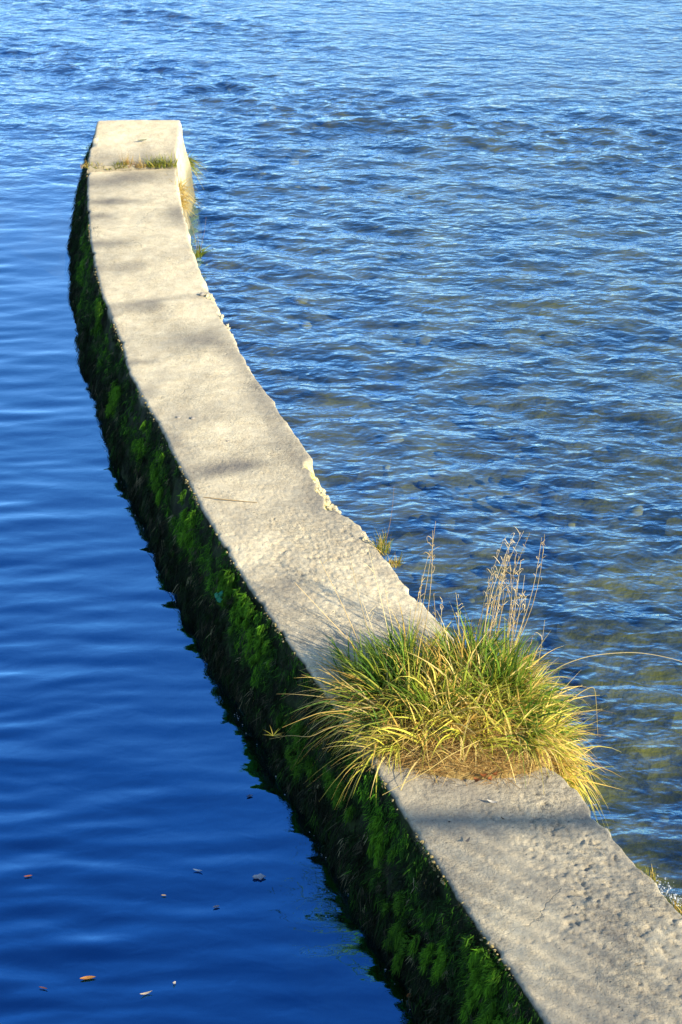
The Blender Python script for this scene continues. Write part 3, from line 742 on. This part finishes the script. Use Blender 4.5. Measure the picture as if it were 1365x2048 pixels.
# ------------------------------------------------------------------ small tufts
def tuft(px, py, z, n, L0, L1, spread, pal, label, rad=.02, up=(.8, 1.6), drp=.35, wd=.004, lean=(0, 0), stretch=(1, 1), stalks=(), name='grass_tuft', cat='grass', group='small grass tufts along the wall'):
    c = np.array(pix(px, py, z)); root = empty(name, c); tag(root, label, cat, group)
    an = RNG.random(n)*6.283; r = rad*np.sqrt(RNG.random(n))
    base = np.c_[np.cos(an)*r*stretch[0], np.sin(an)*r*stretch[1], -.006+0*r]
    d0 = np.c_[RNG.normal(size=n)*spread+lean[0], RNG.normal(size=n)*spread+lean[1], RNG.uniform(*up, n)]
    ln = RNG.uniform(L0, L1, n)
    blades_obj('blades', [ribbons(base, d0, None, ln, wd*(.6+.8*RNG.random(n)), drp*ln*(.3+RNG.random(n)), 5, pick(pal, n), RNG.normal(size=n)*.5)], GRASS, root)
    for (dx, hh) in stalks:
        q = np.linspace(0, 1, 8)[:, None]; P = c+q*np.array([dx, 0, hh])+np.array([.01, 0, 0])*np.sin(q*3.1)
        tubes('seed_stalk', [P], [.0016], GRASS, root, c, (.42, .27, .14), 3)
    return root
MIXP = np.r_[GREEN[1:], OLIVE, STRAW[:2]]
tuft(768, 1100, .47, 110, .05, .15, .35, MIXP, 'green and straw tuft with one tall bare stalk beside the broken rubble edge', .05, stretch=(.7, 1.2), stalks=((.045, .36),))
tuft(786, 1128, .44, 70, .04, .09, .5, np.r_[OLIVE, STRAW[:2]], 'short yellow tuft hanging just below the stalked tuft at the edge', .04, lean=(.3, 0))
tuft(325, 333, .52, 190, .06, .16, .45, np.r_[GREEN[2:], OLIVE], 'largest green tuft growing in the joint before the raised end block', .10, stretch=(1.2, .35), wd=.006)
tuft(242, 334, .52, 90, .04, .10, .45, np.r_[GREEN[2:], OLIVE], 'small green tuft in the middle of the joint of the end block', .06, stretch=(1.1, .4), wd=.006, stalks=((.01, .16), (-.02, .13)))
tuft(257, 333, .52, 50, .06, .14, .4, np.r_[STRAW, [[.45,.25,.14]]], 'thin reddish dry tuft beside the small green one in the joint', .04, stretch=(1.2, .4), wd=.005, stalks=((.0, .15),))
tuft(281, 334, .52, 45, .05, .13, .4, np.r_[STRAW, [[.45,.25,.14]]], 'thin reddish dry tuft between the two green tufts of the joint', .04, stretch=(1.1, .4), wd=.005)
tuft(185, 335, .52, 70, .03, .09, .5, np.r_[STRAW, OLIVE], 'pale low tuft in the joint at the mossy side of the wall', .08, stretch=(1.2, .4), wd=.005)
tuft(217, 337, .51, 50, .02, .05, .6, np.r_[GREEN[2:], OLIVE], 'flat mossy tuft in the joint beside the pale low tuft', .06, stretch=(1.3, .3), wd=.006)
tuft(372, 322, .22, 160, .08, .22, .5, np.r_[OLIVE, GREEN[2:], STRAW[:1]], 'olive grass hanging on the sunlit side of the end block', .10, up=(-.9, .4), stretch=(.4, 1.4), lean=(.3, 0), wd=.007)
tuft(354, 385, .42, 200, .08, .20, .5, STRAW, 'straw coloured dry grass hanging over the sunlit edge near the joint', .10, up=(-.6, .7), stretch=(.35, 2.0), lean=(.25, 0), wd=.006)
tuft(360, 405, .40, 130, .06, .14, .5, STRAW, 'lower bunch of dry yellow grass on the sunlit edge', .07, up=(-.6, .6), stretch=(.3, 2.0), lean=(.25, 0), wd=.006)
tuft(396, 515, .45, 26, .10, .2, .5, GREEN[2:], 'few green blades with thin stalks leaning out over the water', .03, lean=(.5, 0), wd=.010, stalks=((-.045, .28), (.07, .30), (.0, .18)))
tuft(1302, 1768, .46, 80, .04, .09, .4, np.r_[OLIVE, STRAW[:2]], 'small olive tuft on the sunlit edge beside the white splash', .03, wd=.004, stretch=(.6, 1.3))
tuft(1362, 1828, .46, 70, .03, .08, .5, np.r_[OLIVE, STRAW[:2]], 'small yellow tuft on the sunlit edge, down the wall from the splash', .03, wd=.004)

def cushion(px, py, z, rad, h, cols, label, n=900, sx=1, sy=1):
    c = np.array(pix(px, py, z)); a = RNG.random(n)*6.283; r = np.sqrt(RNG.random(n))
    b = np.c_[np.cos(a)*r*rad*sx, np.sin(a)*r*rad*sy, h*np.sqrt(1-r**2)*RNG.random(n)**.3-.005]
    d = np.c_[np.cos(a)*r, np.sin(a)*r, .7+0*r]+RNG.normal(size=(n, 3))*.35
    o = blades_obj('moss_cushion', [ribbons(b, d, None, .006+.010*RNG.random(n), .003+.002*RNG.random(n), .002+0*r, 2, pick(np.array(cols), n, .4), RNG.random(n)*3)], MOSS, origin=c)
    tag(o, label, 'moss', 'moss cushions on the wall edges')
YM = [[.34,.34,.02],[.28,.30,.02],[.40,.36,.04]]; OM = [[.13,.12,.02],[.20,.17,.03],[.09,.09,.02]]
cushion(764, 1546, .49, .035, .035, YM, 'bright yellow moss cushion on the arris at the tussock foot')
cushion(1184, 1636, .485, .028, .03, OM, 'brown green moss cushion on the chipped sunlit edge', sy=1.6)
cushion(520, 1203, .485, .018, .02, YM, 'tiny yellow moss cushion on the arris above the green scrap', 350)
cushion(200, 598, .485, .03, .03, YM, 'small yellow moss cushion on the arris far along the wall', 350, sy=1.8)
cushion(690, 990, .465, .03, .025, YM, 'yellow green moss cushion among the pale rubble stones', 500, sy=1.8)
cushion(708, 1040, .455, .025, .022, YM, 'small yellow green moss cushion at the lower end of the rubble', 400, sy=1.5)

# ------------------------------------------------------------------ leaves, twig, scrap
def leaf(name, p, L, Wd, rot, col, label, cat='leaf', group=None, curl=.12, lobes=0, tilt=(0, 0), jag=0, mat=LEAF):
    L *= .78; Wd *= .78
    n = 9; V = []; F = []
    for i in range(n):
        u = i/(n-1); w_ = Wd*math.sin(math.pi*min(1, max(0, u*.94+.03)))**.8*(1+lobes*math.sin(u*13))
        zc = curl*L*(u-.5)**2*2
        for s_ in (-1, -.5, 0, .5, 1):
            V.append(((u-.5)*L, s_*w_*.5+.05*L*math.sin(u*3), zc*.6+.07*Wd*abs(s_)**2+.0015))
    for i in range(n-1):
        for j in range(4): F.append((i*5+j, i*5+j+1, i*5+j+6, i*5+j+5))
    # underside gives the blade its thickness
    m0 = len(V); V += [(x, y, z-.0012) for x, y, z in V]; F += [(a+m0, d+m0, c_+m0, b+m0) for a, b, c_, d in F[:]]
    V = np.array(V); t = np.array(col)[None]*(1+.25*perlin(V[:, 0]*90, V[:, 1]*90, 4)[:, None]); t[20:25] = t[20:25]
    o = mesh_obj(name, V, F, mat, attrs={'tint': np.clip(t, 0, 1)}, loc=p); o.rotation_euler = (tilt[0], tilt[1], rot)
    tag(o, label, cat, group); return o
def on_water(px, py, dz=.004):
    x, y, _ = pix(px, py, 0.0); return (x, y, water_z(x, y)+dz)
WG = 'leaves floating on the calm dark water'
leaf('floating_leaf', on_water(176, 1957), .075, .020, .15, (.60, .28, .07), 'broad orange brown leaf floating on the dark blue water', group=WG)
leaf('floating_leaf', on_water(293, 1990), .060, .012, .35, (.62, .52, .36), 'curved pale narrow leaf floating beside the orange leaf', group=WG, curl=.5)
leaf('floating_leaf', on_water(349, 1968), .024, .014, 1.2, (.70, .64, .52), 'tiny pale upright leaf floating on the blue water', group=WG, curl=.6, tilt=(.2, .3))
leaf('floating_leaf', on_water(57, 1755), .042, .010, .2, (.45, .15, .05), 'small reddish leaf floating alone on the calm water', group=WG)
leaf('floating_leaf', on_water(87, 1978), .045, .008, -.3, (.22, .10, .08), 'thin dark red leaf floating near the broad orange leaf', group=WG)
leaf('floating_leaf', on_water(328, 1792), .026, .008, -.1, (.52, .38, .20), 'tiny tan leaf floating well out from the wall', group=WG)
leaf('floating_leaf', on_water(396, 1744), .052, .012, -.25, (.12, .20, .34), 'narrow bluish leaf barely visible on the calm water', group=WG, curl=.4)
leaf('floating_leaf', on_water(500, 1595), .036, .016, .3, (.14, .18, .26), 'small dull grey leaf floating near the wall reflection', group=WG)
leaf('floating_leaf', on_water(519, 1757), .070, .040, .05, (.08, .14, .26), 'large jagged pale leaf lying just at the water surface', group=WG, lobes=.28)
leaf('floating_leaf', on_water(433, 1815), .036, .016, .3, (.05, .08, .16), 'dark small leaf floating between the pale leaves', group=WG)
leaf('floating_leaf', on_water(820, 1994), .034, .028, .3, (.34, .13, .04), 'round orange brown leaf floating in the black wall reflection', group=WG)
leaf('floating_leaf', on_water(838, 2020), .04, .014, -.2, (.16, .07, .04), 'dark brown leaf floating by the wall foot', group=WG)
DG = 'dead leaves lying on the wall top'
leaf('fallen_leaf', pix(985, 1605, .512), .055, .016, -.35, (.62, .58, .50), 'pale curled leaf lying on the concrete before the tussock', group=DG, curl=.5)
leaf('fallen_leaf', pix(936, 1682, .510), .040, .014, .9, (.16, .15, .14), 'small dark curled leaf lying on bare near concrete', group=DG, curl=.8)
leaf('fallen_leaf', pix(1006, 1638, .510), .026, .008, -.8, (.10, .08, .05), 'tiny dark leaf near the pale curled leaf', group=DG, curl=.8)
leaf('fallen_leaf', pix(899, 1644, .508), .012, .009, .3, (.06, .05, .04), 'dark crumb of leaf on smooth near concrete', group=DG)
for k, (px, py, r_) in enumerate(((966, 1552, .3), (980, 1560, 1.4), (956, 1561, 2.2), (990, 1550, .8))):
    leaf('fallen_leaf', pix(px, py, .53), .045, .022, r_, (.34, .12, .04), 'crumpled reddish brown leaf caught in the thatch of the tussock', group='reddish leaves in the thatch', curl=.9, tilt=(.4*math.sin(k*2), .3))
leaf('fallen_leaf', pix(285, 281, .60), .10, .030, .2, (.10, .16, .03), 'green leafy sprig lying on the end block', group=DG, curl=.2)
P = np.array([pix(408, 994, .506), pix(440, 998, .512), pix(470, 1001, .510), pix(515, 1005, .506)])
o = tubes('twig', [P], [np.array([.0022, .0030, .0028, .0018])], TWIG, None, P[1], None, 5); tag(o, 'thin dry brown twig lying across the wall top', 'twig')
# pebbles on the wall
for px, py, s, lab in ((357, 836, .012, 'small dark crumb of two, nearer the mossy side of the wall'), (386, 838, .014, 'small dark crumb of two, nearer the middle of the wall'), (456, 883, .008, 'single tiny dark crumb on the mid wall, short of the twig'),
                       (404, 590, .020, 'dark grey stone lying beside the pale lime lump')):
    V, F = stone_mesh(px, 2, .6, .35); p = pix(px, py, .503); o = mesh_obj('pebble', V*s, F, GREYSTONE, loc=(p[0], p[1], .503+s*.3)); tag(o, lab, 'pebble', 'pebbles on the wall top')
# green scrap of plastic foil hanging in the moss
y_, d_ = face_from_pixel(463, 1186); p = face_pt(np.array([y_]), np.array([d_]), .06)[0]
nx, ny = 7, 6; V = []; F = []
for i in range(nx):
    for j in range(ny):
        a = (i/(nx-1)-.5)*.06; b = (j/(ny-1)-.5)*.05*(1-.5*abs(i/(nx-1)-.3)); V.append((a*.7+.006*math.sin(i*2.1+j), a*.4+.012*math.sin(j*1.9+i*1.3), b+.010*math.sin(i*1.7)))
F = [(i*ny+j, (i+1)*ny+j, (i+1)*ny+j+1, i*ny+j+1) for i in range(nx-1) for j in range(ny-1)]
m0 = len(V); V += [(a-.0008, b-.0008, c_) for a, b, c_ in V]; F += [(a+m0, d+m0, c_+m0, b+m0) for a, b, c_, d in F[:]]
tag(mesh_obj('green_scrap', V, F, SCRAP, loc=p), 'crumpled teal green scrap caught in the moss of the shaded face', 'litter')

# ------------------------------------------------------------------ splash, and white specks for waterline glints
c = np.array(pix(1330, 1772, .06)); pts = []; szs = []
for k in range(300):
    u = RNG.random(); a = RNG.normal()*.018; pts.append((c[0]-.07+.14*u+RNG.normal()*.012, c[1]+.07-.15*u+a, c[2]-.05+abs(RNG.normal())*.035*math.sin(math.pi*u)+.01)); szs.append(.0016+.0045*RNG.random()**2.5)
V, F, T = scatter_stones(pts, szs, 9)
tag(mesh_obj('water_splash', V, F, FOAM_GLINT), 'small white splash of water where the current strikes the wall', 'splash', kind='stuff')
pts = []; szs = []  # small white specks modelled to stand for glints of light at the waterline
for k in range(110):
    y = 4.2+8*RNG.random()**1.4; p = face_pt(np.array([y]), np.array([.5]), .03+.025*RNG.random())[0]
    if perlin(np.array([y*3]), np.array([1.]), 77)[0] < -.1: continue
    pts.append((p[0], p[1], .004)); szs.append(.0014+.0022*RNG.random()**2)
V, F, T = scatter_stones(pts, szs, 11)
tag(mesh_obj('waterline_glints', V, F, FOAM_GLINT), 'tiny white specks modelled as glints along the waterline of the mossy wall face', 'glints', kind='stuff')
